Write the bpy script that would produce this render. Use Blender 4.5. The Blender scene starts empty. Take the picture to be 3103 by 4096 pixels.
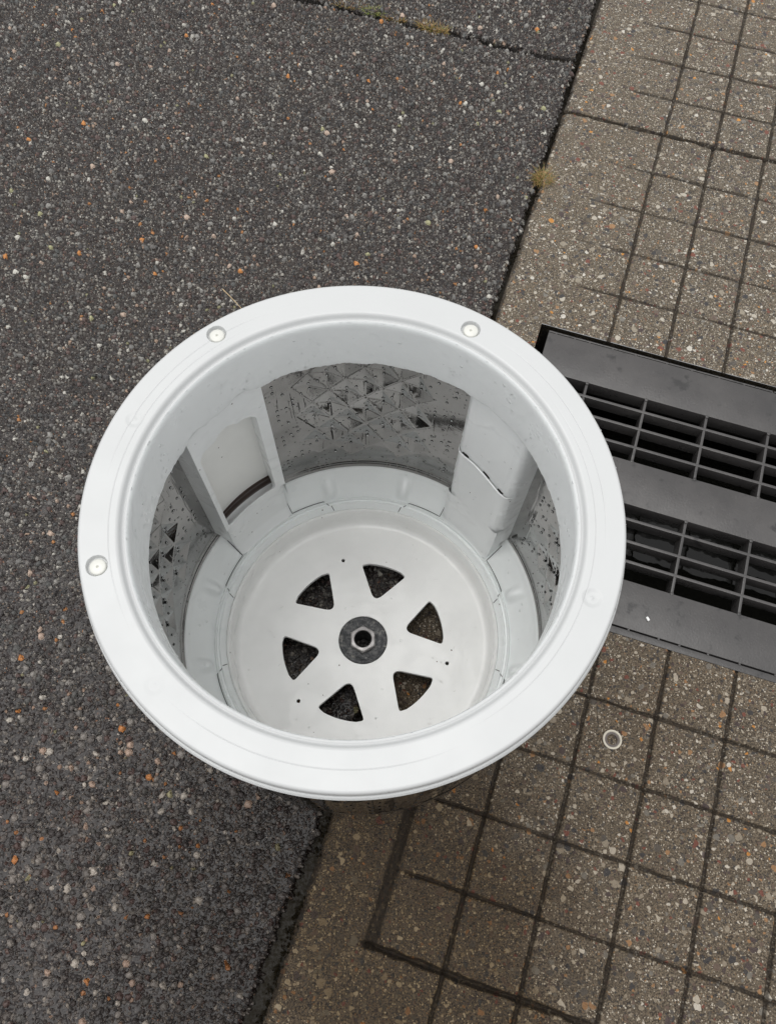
import bpy, bmesh, math, random
import numpy as np
from mathutils import Vector, Matrix
from mathutils.geometry import delaunay_2d_cdt
from math import sin, cos, pi, radians as rad, hypot, atan2, sqrt

random.seed(7); rng = np.random.default_rng(7)
scene = bpy.context.scene
COL = scene.collection

# ------------------------------------------------------------------ camera
cam_data = bpy.data.cameras.new("camera")
cam = bpy.data.objects.new("camera", cam_data); COL.objects.link(cam)
cam_data.sensor_fit = 'VERTICAL'; cam_data.sensor_height = 24.0
cam_data.lens = 24.0*0.79974
cam_data.clip_start = 0.02; cam_data.clip_end = 500
Rc = ((0.9997801, 0.01806531, 0.01064863), (0.0207688, -0.92322196, -0.38370544), (0.00289929, 0.38384222, -0.92339414))
M = Matrix(((Rc[0][0], -Rc[1][0], -Rc[2][0], 0.02836166),
            (Rc[0][1], -Rc[1][1], -Rc[2][1], -0.2787632),
            (Rc[0][2], -Rc[1][2], -Rc[2][2], 1.19654596), (0, 0, 0, 1)))
cam.matrix_world = M
scene.camera = cam

# ------------------------------------------------------------------ light
SUN_EL, SUN_AZ = 77, 165          # azimuth measured from +x towards +y
world = bpy.data.worlds.new("World"); scene.world = world; world.use_nodes = True
wn = world.node_tree; wn.nodes.clear()
wo = wn.nodes.new('ShaderNodeOutputWorld'); bg = wn.nodes.new('ShaderNodeBackground')
sky = wn.nodes.new('ShaderNodeTexSky'); sky.sky_type = 'NISHITA'; sky.sun_disc = False
sky.sun_elevation = rad(SUN_EL); sky.sun_rotation = rad(90-SUN_AZ)
sky.dust_density = 6.0; sky.air_density = 1.0; sky.ozone_density = 1.0
hs = wn.nodes.new('ShaderNodeHueSaturation'); hs.inputs['Saturation'].default_value = 0.22
wn.links.new(sky.outputs[0], hs.inputs['Color'])
cl = wn.nodes.new('ShaderNodeMix'); cl.data_type = 'RGBA'; cl.inputs[0].default_value = 0.86      # unbroken cloud over the clear-sky model
tcw = wn.nodes.new('ShaderNodeTexCoord'); sxw = wn.nodes.new('ShaderNodeSeparateXYZ'); wn.links.new(tcw.outputs['Generated'], sxw.inputs[0])
rmw = wn.nodes.new('ShaderNodeValToRGB'); wn.links.new(sxw.outputs[2], rmw.inputs[0])      # overcast: brightest overhead
e0, e1 = rmw.color_ramp.elements; e0.position = 0; e0.color = (.38, .385, .39, 1); e1.position = 1; e1.color = (1, 1, 1, 1)
scw = wn.nodes.new('ShaderNodeVectorMath'); scw.operation = 'SCALE'; scw.inputs['Scale'].default_value = 6.2
wn.links.new(rmw.outputs[0], scw.inputs[0]); wn.links.new(scw.outputs[0], cl.inputs[7])
wn.links.new(hs.outputs[0], cl.inputs[6]); wn.links.new(cl.outputs[2], bg.inputs[0])
bg.inputs[1].default_value = 0.15
wn.links.new(bg.outputs[0], wo.inputs[0])
sd = bpy.data.lights.new("sun", 'SUN'); sd.energy = 0.95; sd.angle = rad(56); sd.color = (1, .985, .96)
so = bpy.data.objects.new("sun", sd); COL.objects.link(so)
dv = Vector((cos(rad(SUN_EL))*cos(rad(SUN_AZ)), cos(rad(SUN_EL))*sin(rad(SUN_AZ)), sin(rad(SUN_EL))))
so.rotation_euler = dv.to_track_quat('Z', 'Y').to_euler()
scene.view_settings.view_transform = 'Standard'; scene.view_settings.look = 'None'
scene.view_settings.exposure = 0.52; scene.view_settings.gamma = 1
scene.cycles.max_bounces = 8; scene.cycles.use_denoising = True

# ------------------------------------------------------------------ helpers
G0 = (0.17490601, -0.22320839); TH = rad(-16.936418); CC, SS = cos(TH), sin(TH); CELL = 0.1
def gp(u, v, z=0.0):
    return (G0[0]+CELL*(u*CC+v*SS), G0[1]+CELL*(u*SS-v*CC), z)

def link(name, me, m=None, parent=None, smooth=None):
    o = bpy.data.objects.new(name, me); COL.objects.link(o)
    if m: me.materials.append(m)
    if parent: o.parent = parent
    if smooth is not None:
        for p in me.polygons: p.use_smooth = True
        if smooth < 179: me.set_sharp_from_angle(angle=rad(smooth))
    return o
def mesh(vs, fs):
    me = bpy.data.meshes.new("mesh"); me.from_pydata([tuple(v) for v in vs], [], fs); me.update(); return me
def npmesh(V, F):
    me = bpy.data.meshes.new("mesh")
    me.vertices.add(len(V)); me.vertices.foreach_set('co', V.astype(np.float32).ravel())
    n = F.shape[1]
    me.loops.add(F.size); me.loops.foreach_set('vertex_index', F.astype(np.int32).ravel())
    me.polygons.add(len(F)); me.polygons.foreach_set('loop_start', np.arange(0, F.size, n, dtype=np.int32))
    me.polygons.foreach_set('use_smooth', np.ones(len(F), dtype=bool))
    me.update(calc_edges=True); me.validate(); return me
def gridmesh(V, nr, nc, closed=False, keep=None):
    """V: (nr*nc,3) row-major"""
    i, j = np.meshgrid(np.arange(nr-1), np.arange(nc if closed else nc-1), indexing='ij')
    j2 = (j+1) % nc
    F = np.stack([i*nc+j, i*nc+j2, (i+1)*nc+j2, (i+1)*nc+j], -1).reshape(-1, 4)
    if keep is not None: F = F[keep.reshape(-1)]
    return npmesh(V, F)
def tag(o, label=None, cat=None, group=None, kind=None):
    if label: o['label'] = label
    if cat: o['category'] = cat
    if group: o['group'] = group
    if kind: o['kind'] = kind
    return o
def empty(name, loc=(0, 0, 0)):
    o = bpy.data.objects.new(name, None); COL.objects.link(o); o.location = loc; o.empty_display_size = .05
    return o
def lathe_np(prof, angs, rf=None, closed=True):
    prof = np.array(prof, float); a = np.array(angs)
    Rr = np.repeat(prof[:, :1], len(a), 1); Z = np.repeat(prof[:, 1:], len(a), 1); A = np.repeat(a[None], len(prof), 0)
    if rf: Rr, Z = rf(Rr, Z, A)
    V = np.stack([Rr*np.cos(A), Rr*np.sin(A), Z], -1).reshape(-1, 3)
    return V, len(prof), len(a)
def dens(pr, step):
    """resample polyline densely"""
    out = [pr[0]]
    for p, q in zip(pr, pr[1:]):
        n = max(1, int(math.ceil(hypot(q[0]-p[0], q[1]-p[1])/step)))
        for k in range(1, n+1): out.append((p[0]+(q[0]-p[0])*k/n, p[1]+(q[1]-p[1])*k/n))
    return out
def rnd_poly(pts, radii, n=6):
    out = []
    N_ = len(pts)
    for i in range(N_):
        p0, p, p1 = Vector(pts[i-1]), Vector(pts[i]), Vector(pts[(i+1) % N_])
        r = radii[i]
        if r <= 0: out.append(tuple(p)); continue
        d0 = (p0-p).normalized(); d1 = (p1-p).normalized()
        h = d0.angle(d1)/2; t = min(r/math.tan(h), .49*(p0-p).length, .49*(p1-p).length)
        a_, b_ = p+d0*t, p+d1*t
        for k in range(n+1):
            s = k/n; out.append(tuple((1-s)**2*a_+2*s*(1-s)*p+s*s*b_))
    return out
def vnoise(x, y, seed=0, oct=1):
    """cheap smooth value noise, numpy"""
    tot = 0; amp = 1
    for o in range(oct):
        xi = np.floor(x).astype(np.int64); yi = np.floor(y).astype(np.int64); fx = x-xi; fy = y-yi
        fx = fx*fx*(3-2*fx); fy = fy*fy*(3-2*fy)
        def h(a, b):
            n = (a*374761393+b*668265263+(seed+o*17)*1442695041) & 0xffffffff
            n = ((n ^ (n >> 13))*1274126177) & 0xffffffff
            return ((n ^ (n >> 16)) & 0xffff)/65535.0
        v = (h(xi, yi)*(1-fx)+h(xi+1, yi)*fx)*(1-fy)+(h(xi, yi+1)*(1-fx)+h(xi+1, yi+1)*fx)*fy
        tot = tot+amp*(v*2-1); amp *= .5; x = x*2.03; y = y*2.03
    return tot

# ------------------------------------------------------------------ materials
class NT:
    def __init__(s, name):
        s.m = bpy.data.materials.new(name); s.m.use_nodes = True; s.t = s.m.node_tree
        s.t.nodes.clear(); s.out = s.t.nodes.new('ShaderNodeOutputMaterial')
        s.b = s.t.nodes.new('ShaderNodeBsdfPrincipled'); s.t.links.new(s.b.outputs[0], s.out.inputs[0])
    def set(s, sock, v):
        if isinstance(v, bpy.types.NodeSocket): s.t.links.new(v, sock)
        else: sock.default_value = v
    def n(s, typ, props=None, **kw):
        nd = s.t.nodes.new(typ)
        for k, v in (props or {}).items(): setattr(nd, k, v)
        for k, v in kw.items():
            key = int(k[1:]) if k[0] == '_' else k.replace('_', ' ')
            s.set(nd.inputs[key], v)
        return nd
    def math(s, op, a, b=0.0, c=None, clamp=False):
        nd = s.t.nodes.new('ShaderNodeMath'); nd.operation = op; nd.use_clamp = clamp
        s.set(nd.inputs[0], a); s.set(nd.inputs[1], b)
        if c is not None: s.set(nd.inputs[2], c)
        return nd.outputs[0]
    def mix(s, f, a, b):
        nd = s.t.nodes.new('ShaderNodeMix'); nd.data_type = 'RGBA'
        s.set(nd.inputs[0], f); s.set(nd.inputs[6], a); s.set(nd.inputs[7], b); return nd.outputs[2]
    def mixf(s, f, a, b):
        nd = s.t.nodes.new('ShaderNodeMix'); nd.data_type = 'FLOAT'
        s.set(nd.inputs[0], f); s.set(nd.inputs[2], a); s.set(nd.inputs[3], b); return nd.outputs[0]
    def mapr(s, v, a, b, c=0., d=1., smooth=False):
        nd = s.t.nodes.new('ShaderNodeMapRange'); nd.interpolation_type = 'SMOOTHSTEP' if smooth else 'LINEAR'
        s.set(nd.inputs[0], v); s.set(nd.inputs[1], a); s.set(nd.inputs[2], b); s.set(nd.inputs[3], c); s.set(nd.inputs[4], d); return nd.outputs[0]
    def ramp(s, v, stops, mode='CONSTANT'):
        nd = s.t.nodes.new('ShaderNodeValToRGB'); cr = nd.color_ramp; cr.interpolation = mode
        while len(cr.elements) < len(stops): cr.elements.new(.5)
        for e, (p, c) in zip(cr.elements, stops): e.position = p; e.color = (*c, 1)
        s.set(nd.inputs[0], v); return nd.outputs[0]
    def noise(s, vec, scale, detail=2, rough=.5, dim='3D'):
        nd = s.n('ShaderNodeTexNoise', dict(noise_dimensions=dim), Scale=scale, Detail=detail, Roughness=rough)
        s.set(nd.inputs['Vector'], vec); return nd
    def vor(s, vec, scale, feat='F1', dim='2D', rnd_=1.):
        nd = s.n('ShaderNodeTexVoronoi', dict(voronoi_dimensions=dim, feature=feat), Scale=scale, Randomness=rnd_)
        s.set(nd.inputs['Vector'], vec); return nd
    def P(s, **kw):
        for k, v in kw.items(): s.set(s.b.inputs[k.replace('_', ' ')], v)
    def bump(s, h, strength=1., dist=.001, normal=None):
        nd = s.n('ShaderNodeBump', None, Strength=strength, Distance=dist, Height=h)
        if normal: s.set(nd.inputs['Normal'], normal)
        return nd.outputs[0]

def obj_co(t): return t.n('ShaderNodeTexCoord').outputs['Object']

def plastic(name, c, rough=.38, mott=.03, wet=0.0, drops=0.0, c2=None, lines=False, speck=True):
    t = NT(name); co = obj_co(t)
    n1 = t.noise(co, 14, 4, .6).outputs[0]; n2 = t.noise(co, 220, 2).outputs[0]
    dk = tuple(x*(1-mott*4) for x in c)
    base = t.mix(t.mapr(n1, .35, .7), (*c, 1), (*dk, 1))
    if c2: base = t.mix(t.mapr(t.noise(co, 5, 3).outputs[0], .45, .62), base, (*c2, 1))
    specks = t.vor(co, 95, dim='3D')
    sp = t.math('MULTIPLY', t.math('LESS_THAN', specks.outputs['Distance'], .1), t.math('GREATER_THAN', t.n('ShaderNodeSeparateColor', None, _0=specks.outputs['Color']).outputs[0], .93))
    if speck: base = t.mix(sp, base, (.12, .09, .07, 1))
    r = t.mapr(n1, .3, .7, rough*.75, rough*1.25)
    h = t.math('MULTIPLY', n2, .05)
    if lines:
        sx = t.n('ShaderNodeSeparateXYZ', None, _0=co).outputs
        rr = t.math('SQRT', t.math('ADD', t.math('MULTIPLY', sx[0], sx[0]), t.math('MULTIPLY', sx[1], sx[1])))
        ang = t.math('ARCTAN2', sx[1], sx[0])
        for r0, k, ph in ((.2205, 3., .4), (.2118, 2., 2.1)):
            ln = t.mapr(t.math('ABSOLUTE', t.math('SUBTRACT', rr, r0)), .0, .00065, 1., 0.)
            msk = t.mapr(t.math('SINE', t.math('ADD', t.math('MULTIPLY', ang, k), ph)), -.2, .6)
            h = t.math('SUBTRACT', h, t.math('MULTIPLY', ln, t.math('MULTIPLY', msk, .35)))
    if drops:
        v = t.vor(co, 130, dim='3D'); on = t.math('GREATER_THAN', t.n('ShaderNodeSeparateColor', None, _0=v.outputs['Color']).outputs[1], 1-drops)
        dome = t.math('MULTIPLY', on, t.mapr(v.outputs['Distance'], .12, .26, 1., 0., True))
        h = t.math('ADD', h, t.math('MULTIPLY', dome, .8)); r = t.mixf(dome, r, .06)
    t.P(Base_Color=base, Roughness=r, IOR=1.5, Normal=t.bump(h, 1., .0008))
    t.P(Subsurface_Weight=.0)
    if wet:
        wn_ = t.noise(co, 9, 3, .55).outputs[0]; wm = t.mapr(wn_, .44, .52, 0., 1., True)
        t.P(Coat_Weight=t.math('MULTIPLY', wm, wet), Coat_Roughness=.04, Coat_IOR=1.33)
        edge = t.math('ADD', t.math('MULTIPLY', wm, 1.), t.math('MULTIPLY', t.noise(co, 60, 2).outputs[0], .35))
        t.set(t.b.inputs['Coat Normal'], t.bump(edge, 1., .005))
    return t.m

M_rim = plastic("white_plastic", (.505, .515, .515), .40, .006, lines=True, speck=False)
M_neck = plastic("neck_plastic_lifted", (.74, .76, .76), .32, .012, wet=.5, drops=.05, speck=False)  # neck lightened and rim darkened, light balance put into the colours
M_panel = plastic("panel_plastic", (.92, .94, .94), .34, .01, wet=.4, drops=.06)
M_ring = plastic("base_ring_plastic", (.91, .94, .935), .33, .012, wet=.6, drops=.07)
M_cream = plastic("cream_plastic", (.94, .94, .91), .4, .015)
M_capm = plastic("cap_plastic", (.62, .62, .58), .35, .01)
M_floor = plastic("floor_plastic", (.92, .925, .91), .45, .02, wet=.6, drops=.03)
def simple(name, c, rough=.5, metal=0., **kw):
    t = NT(name); co = obj_co(t); n1 = t.noise(co, 90, 3).outputs[0]
    t.P(Base_Color=t.mix(n1, (*[x*.75 for x in c], 1), (*[min(1, x*1.25) for x in c], 1)), Roughness=t.mapr(n1, .3, .7, rough*.7, min(1, rough*1.3)), Metallic=metal,
        Normal=t.bump(n1, kw.get('b', .15), .001))
    return t.m
M_seam = simple("seam_shadow_gap", (.05, .05, .05), .8)  # dark colour that paints the shade inside the seams
M_brown = simple("brown_residue", (.085, .060, .050), .4)
M_dark = simple("dark_hole", (.01, .01, .01), .7)

# steel with water
t = NT("stainless_steel"); co = obj_co(t)
n1 = t.noise(co, 7, 4, .6).outputs[0]; n2 = t.noise(co, 35, 4, .6)
sp = t.n('ShaderNodeSeparateXYZ', None, _0=co).outputs
st = t.n('ShaderNodeCombineXYZ', None, _0=t.math('MULTIPLY', sp[0], 90.), _1=t.math('MULTIPLY', sp[1], 90.), _2=t.math('MULTIPLY', sp[2], 9.)).outputs[0]
strk = t.n('ShaderNodeTexNoise', None, Vector=st, Scale=1., Detail=3.).outputs[0]
v = t.vor(co, 210, dim='3D'); on = t.math('GREATER_THAN', t.n('ShaderNodeSeparateColor', None, _0=v.outputs['Color']).outputs[0], .90)
dome = t.math('MULTIPLY', on, t.mapr(v.outputs['Distance'], .1, .32, 1., 0., True))
wetm = t.mapr(strk, .56, .64, 0., 1., True)
h = t.math('ADD', t.math('MULTIPLY', dome, .7), t.math('ADD', t.math('MULTIPLY', wetm, .10), t.math('MULTIPLY', n2.outputs[0], .22)))
t.P(Base_Color=t.mix(t.mapr(n1, .35, .65), (.34, .335, .33, 1), (.23, .225, .22, 1)), Metallic=1., Roughness=t.mixf(dome, t.mapr(n1, .3, .7, .05, .13), .04),
    Normal=t.bump(h, 1., .0011))
M_steel = t.m
t = NT("cast_metal"); co = obj_co(t); n1 = t.noise(co, 160, 4, .7).outputs[0]
t.P(Base_Color=t.ramp(n1, [(0, (.01, .01, .01)), (.45, (.03, .032, .035)), (.6, (.10, .10, .10)), (.75, (.25, .24, .2))], 'LINEAR'), Metallic=.4, Roughness=.3, Normal=t.bump(n1, 1., .002))
M_cast = t.m
M_nut = simple("zinc_nut", (.36, .345, .34), .45, .6, b=.6)
t = NT("water"); t.P(Base_Color=(1, 1, 1, 1), Roughness=0.0, IOR=1.33, Transmission_Weight=1.0); M_water = t.m
t = NT("grate_plastic"); co = obj_co(t)
n1 = t.noise(co, 8, 5, .65).outputs[0]; n2 = t.noise(co, 300, 2).outputs[0]; n3 = t.noise(co, 22, 4, .7).outputs[0]
scr = t.mapr(t.noise(co, 60, 5, .8).outputs[0], .62, .75)
bc = t.mix(t.mapr(n1, .3, .7), (.036, .034, .034, 1), (.066, .062, .060, 1)); bc = t.mix(t.math('MULTIPLY', scr, .5), bc, (.11, .105, .1, 1))
bc = t.mix(t.mapr(n3, .60, .68), bc, (.022, .021, .021, 1))
t.P(Base_Color=bc, Roughness=t.mapr(n3, .35, .65, .22, .42), IOR=1.5, Normal=t.bump(t.math('ADD', n2, t.math('MULTIPLY', n1, 2.)), .35, .0008))
M_grate = t.m

DARK = [(.040, .038, .040), (.060, .056, .056), (.085, .080, .080), (.055, .062, .064), (.11, .105, .10), (.048, .036, .036)]
def stone_layer(t, vec, scale, thr, palette, lo=.05, hi=.22):
    # thr may be a socket: share of cells that carry a stone
    f1 = t.vor(vec, scale); ed = t.vor(vec, scale, 'DISTANCE_TO_EDGE')
    cs = t.n('ShaderNodeSeparateColor', None, _0=f1.outputs['Color']).outputs
    on = t.math('LESS_THAN', cs[0], thr)
    rr = t.mapr(cs[2], 0, 1, .24, .58)
    q = t.math('DIVIDE', f1.outputs['Distance'], rr)
    d1 = t.math('SUBTRACT', 1., t.math('MULTIPLY', q, q))
    d2 = t.math('MULTIPLY', t.math('SUBTRACT', ed.outputs['Distance'], lo), 1/hi)
    d = t.math('MINIMUM', d1, d2)
    dome = t.math('MULTIPLY', t.math('POWER', t.math('MINIMUM', t.math('MAXIMUM', d, 0.), 1.), .5), on)
    msk = t.math('MULTIPLY', t.mapr(d, 0., .10), on)
    colr = t.ramp(cs[1], palette)
    return msk, dome, colr

# ---------------- asphalt
t = NT("wet_asphalt"); t.m.displacement_method = 'BOTH'
co = obj_co(t)
dn = t.noise(co, 150, 3, .6)
dv_ = t.n('ShaderNodeVectorMath', dict(operation='MULTIPLY_ADD'), _0=dn.outputs['Color'], _1=(.0062, .0062, 0), _2=co).outputs[0]
big = t.noise(co, 2.2, 3, .5).outputs[0]
mid = t.noise(co, 16, 3, .6).outputs[0]
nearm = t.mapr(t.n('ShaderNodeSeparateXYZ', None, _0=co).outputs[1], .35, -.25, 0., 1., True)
mat0 = t.mix(mid, (.019, .013, .010, 1), (.050, .038, .031, 1)); mat0 = t.mix(nearm, mat0, (.006, .004, .003, 1))  # binder darker towards the near side: wet plus shade painted in
pal3 = [(0, (.05, .045, .045)), (.15, DARK[3]), (.30, (.10, .095, .09)), (.48, (.15, .135, .125)), (.64, (.22, .205, .185)), (.80, (.36, .34, .30)), (.88, (.25, .19, .14)), (.93, (.54, .51, .46)), (.98, (.34, .19, .12))]
pal2 = [(0, (.06, .052, .050)), (.12, (.080, .080, .080)), (.26, (.12, .108, .10)), (.40, (.060, .052, .050)), (.50, (.15, .14, .128)), (.62, (.18, .17, .16)), (.72, (.13, .09, .08)), (.79, (.25, .24, .22)), (.885, (.36, .34, .30)), (.945, (.52, .50, .45)), (.966, (.40, .29, .22)), (.988, (.46, .22, .09)), (.994, (.28, .27, .16))]
pal1 = [(0, (.07, .066, .066)), (.18, (.11, .112, .108)), (.36, (.15, .142, .135)), (.50, (.12, .085, .078)), (.64, (.19, .185, .175)), (.78, (.30, .29, .27)), (.89, (.62, .60, .54)), (.94, (.52, .40, .32)), (.970, (.62, .27, .09)), (.988, (.42, .41, .24))]
m3, h3, c3 = stone_layer(t, dv_, 350, .82, pal3, .0)
m2, h2, c2 = stone_layer(t, dv_, 150, .74, pal2, .01)
m1, h1, c1 = stone_layer(t, dv_, 92, t.mapr(nearm, 0., 1., .18, .46), pal1, .02)
grain = t.noise(co, 900, 2, .6).outputs[0]
colr = t.mix(m3, mat0, c3); colr = t.mix(m2, colr, c2); colr = t.mix(m1, colr, c1)
colr = t.mix(t.mapr(t.noise(co, 620, 3, .75).outputs[0], .40, .62, 0., .6), colr, t.mix(.7, colr, (.02, .018, .018, 1)))
hh = t.math('MAXIMUM', t.math('MULTIPLY', h3, .28), t.math('MULTIPLY', h2, .8)); hh = t.math('MAXIMUM', hh, t.math('MULTIPLY', h1, 1.25))
# standing water film between the stones towards the near left; position in metres on the ground
sx = t.n('ShaderNodeSeparateXYZ', None, _0=co).outputs
near = t.mapr(sx[1], .35, -.30, 0., 1., True)
level = t.math('ADD', t.mapr(t.noise(co, 34, 3, .6).outputs[0], .3, .7, -.38, .30), t.math('MULTIPLY', t.math('MULTIPLY', near, t.mapr(sx[0], -.12, -.45, 0., 1., True)), .42))
level = t.math('ADD', level, t.mapr(big, .3, .7, -.12, .12))
level = t.math('MULTIPLY', t.math('MAXIMUM', level, .0), t.mapr(sx[2], -.006, -.0035))
film = t.math('MULTIPLY', t.mapr(t.math('SUBTRACT', level, hh), -.02, .05), 1.)
hf = t.math('MAXIMUM', hh, level)
colr = t.mix(t.mapr(sx[2], -.0045, -.009), colr, (.010, .008, .006, 1))
wet_shade_col = t.mix(film, colr, t.mix(.75, colr, (.020, .016, .016, 1)))
# saturated ground near the drum, plus shade of drum and viewer painted in
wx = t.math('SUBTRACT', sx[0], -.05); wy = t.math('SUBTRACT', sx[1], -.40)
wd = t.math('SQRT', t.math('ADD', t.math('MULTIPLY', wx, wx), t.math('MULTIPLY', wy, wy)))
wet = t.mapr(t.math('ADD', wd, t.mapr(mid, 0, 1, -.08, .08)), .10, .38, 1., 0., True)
wet_shade_col = t.mix(t.math('MULTIPLY', wet, .68), wet_shade_col, t.mix(.8, wet_shade_col, (.008, .005, .004, 1)))
wet_shade_col = t.n('ShaderNodeMix', dict(data_type='RGBA', blend_type='MULTIPLY'), _0=t.mapr(sx[1], .25, -.30, 0., 1., True), _6=wet_shade_col, _7=(.66, .60, .57, 1)).outputs[2]  # near side multiplied darker, wetness plus shade put into the colour
dry = t.mapr(sx[1], .1, 1.3, .42, .55)
t.P(Base_Color=wet_shade_col, Roughness=t.mixf(film, t.mixf(near, dry, .12), .05), IOR=1.34)
t.P(Specular_IOR_Level=.5)
dsp = t.n('ShaderNodeDisplacement', None, Height=t.math('ADD', hf, t.math('MULTIPLY', t.math('MULTIPLY', grain, .08), t.math('SUBTRACT', 1., film))), Midlevel=0., Scale=.0060)
t.t.links.new(dsp.outputs[0], t.out.inputs['Displacement'])
M_asph = t.m

# ---------------- paving concrete
def paving(name):
    t = NT(name); co = obj_co(t)
    dn = t.noise(co, 120, 2, .5)
    dv_ = t.n('ShaderNodeVectorMath', dict(operation='MULTIPLY_ADD'), _0=dn.outputs['Color'], _1=(.006, .006, 0), _2=co).outputs[0]
    big = t.noise(co, 3.5, 3, .5).outputs[0]; mid = t.noise(co, 30, 4, .6).outputs[0]; fine = t.noise(co, 420, 4, .8).outputs[0]
    base = t.mix(t.mapr(fine, .42, .60), (.022, .016, .010, 1), (.30, .25, .185, 1))
    base = t.mix(t.mapr(mid, .3, .7, 0., .8), base, t.mix(.6, base, (.06, .048, .038, 1)))
    base = t.mix(t.mapr(big, .3, .7, 0., .5), base, t.mix(.4, base, (.20, .155, .10, 1)))
    pg = [(0, (.05, .04, .032)), (.18, (.14, .12, .095)), (.34, (.26, .225, .18)), (.48, (.42, .38, .31)), (.62, (.055, .055, .058)), (.74, (.55, .51, .44)), (.86, (.30, .20, .12)), (.92, (.68, .65, .58))]
    ps = [(0, (.05, .05, .055)), (.16, (.10, .09, .08)), (.30, (.15, .11, .09)), (.42, (.075, .055, .055)), (.52, (.21, .20, .18)), (.62, (.34, .30, .24)), (.73, (.52, .48, .41)), (.83, (.20, .07, .05)), (.89, (.38, .22, .11)), (.945, (.60, .27, .06)), (.957, (.66, .63, .57))]
    m3, h3, c3 = stone_layer(t, co, 400, .50, pg)
    m2, h2, c2 = stone_layer(t, dv_, 190, .30, ps, .02)
    m1, h1, c1 = stone_layer(t, dv_, 98, .15, ps, .02)
    m2 = t.math('MULTIPLY', m2, .9); m1 = t.math('MULTIPLY', m1, .9)
    colr = t.mix(m3, base, c3); colr = t.mix(m2, colr, c2); colr = t.mix(m1, colr, c1)
    pz = t.n('ShaderNodeSeparateXYZ', None, _0=co).outputs
    # dirt packed in the grooves
    gr = t.mapr(pz[2], -.0009, -.0026)
    colr = t.mix(gr, colr, t.mix(.72, colr, (.022, .017, .013, 1)))
    # soaked area with a brown tint beside the drum, shade painted in with it, and staining
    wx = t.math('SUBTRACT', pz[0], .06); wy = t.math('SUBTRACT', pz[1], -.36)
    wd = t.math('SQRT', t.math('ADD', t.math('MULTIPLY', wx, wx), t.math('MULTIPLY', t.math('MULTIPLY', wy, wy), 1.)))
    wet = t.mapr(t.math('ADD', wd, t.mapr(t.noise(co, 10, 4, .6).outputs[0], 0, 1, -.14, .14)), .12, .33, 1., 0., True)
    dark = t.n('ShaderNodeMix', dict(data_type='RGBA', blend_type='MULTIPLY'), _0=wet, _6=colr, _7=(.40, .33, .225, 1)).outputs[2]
    damp_shade = t.mapr(pz[1], -.1, .35, 1., 0., True)  # near slabs darkened again: damp plus shade put into the colour
    dark = t.n('ShaderNodeMix', dict(data_type='RGBA', blend_type='MULTIPLY'), _0=t.math('MULTIPLY', damp_shade, t.mapr(big, .25, .7, .5, .95)), _6=dark, _7=(.76, .71, .66, 1)).outputs[2]
    dark = t.n('ShaderNodeMix', dict(data_type='RGBA', blend_type='MULTIPLY'), _0=1., _6=dark, _7=(.88, .87, .85, 1)).outputs[2]
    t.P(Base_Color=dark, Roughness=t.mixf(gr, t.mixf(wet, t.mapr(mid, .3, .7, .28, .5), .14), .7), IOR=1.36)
    hgt = t.math('ADD', t.math('MULTIPLY', fine, 1.), t.math('ADD', t.math('MULTIPLY', h3, .35), t.math('ADD', t.math('MULTIPLY', h2, .3), t.math('MULTIPLY', mid, .9))))
    t.P(Normal=t.bump(hgt, 1., .0017))
    return t.m
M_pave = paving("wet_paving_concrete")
t = NT("joint_soil"); co = obj_co(t); n1 = t.noise(co, 200, 4, .7).outputs[0]
t.P(Base_Color=t.mix(n1, (.004, .003, .0015, 1), (.013, .010, .005, 1)), Roughness=t.mapr(n1, .4, .6, .3, .7), IOR=1.33, Specular_IOR_Level=.25, Normal=t.bump(n1, .35, .002)); M_soil = t.m
t = NT("channel_concrete"); co = obj_co(t); n1 = t.noise(co, 60, 5, .7).outputs[0]
t.P(Base_Color=t.mix(n1, (.012, .011, .010, 1), (.05, .045, .04, 1)), Roughness=.5, Normal=t.bump(n1, .7, .004)); M_pit = t.m

# ------------------------------------------------------------------ ground: asphalt
def lines(a, b, coarse, marks=(), fw=0., fine=0.):
    xs = set(np.round(np.arange(a, b+1e-6, coarse), 5)); xs.add(b)
    for m in marks:
        if a-fw < m < b+fw:
            xs = {x for x in xs if abs(x-m) > fw}; xs |= set(np.round(np.arange(max(a, m-fw), min(b, m+fw)+1e-6, fine), 5))
    xs.add(a); xs.add(b)
    xs = sorted(xs); out = [xs[0]]
    for x in xs[1:]:
        if x-out[-1] > 1e-4: out.append(x)
    return np.array(out)
def uvgrid(us, vs, zf, name, mat, keep=None):
    U, Vv = np.meshgrid(us, vs)   # rows = v
    Z = zf(U, Vv)
    X = G0[0]+CELL*(U*CC+Vv*SS); Y = G0[1]+CELL*(U*SS-Vv*CC)
    V = np.stack([X, Y, Z], -1).reshape(-1, 3)
    kp = None
    if keep is not None:
        uc = (U[:-1, :-1]+U[1:, 1:])/2; vc = (Vv[:-1, :-1]+Vv[1:, 1:])/2; kp = keep(uc, vc)
    # v grows towards -y so the order below faces up when reversed
    i, j = np.meshgrid(np.arange(len(vs)-1), np.arange(len(us)-1), indexing='ij'); nc = len(us)
    F = np.stack([i*nc+j, (i+1)*nc+j, (i+1)*nc+j+1, i*nc+j+1], -1).reshape(-1, 4)
    if kp is not None: F = F[kp.reshape(-1)]
    me = npmesh(V, F)
    return link(name, me, mat)
EDGE = -2.06
def asph_edge(v):   # ragged edge next to the paving, opens into a water-filled gap towards the viewer
    w = .018+.065*np.clip((v+1)/3., 0, 1.4)+.06*np.clip((v-1.2), 0, 1)
    return EDGE-w+.016*vnoise(v*5., v*0, 3, 2)
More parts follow.
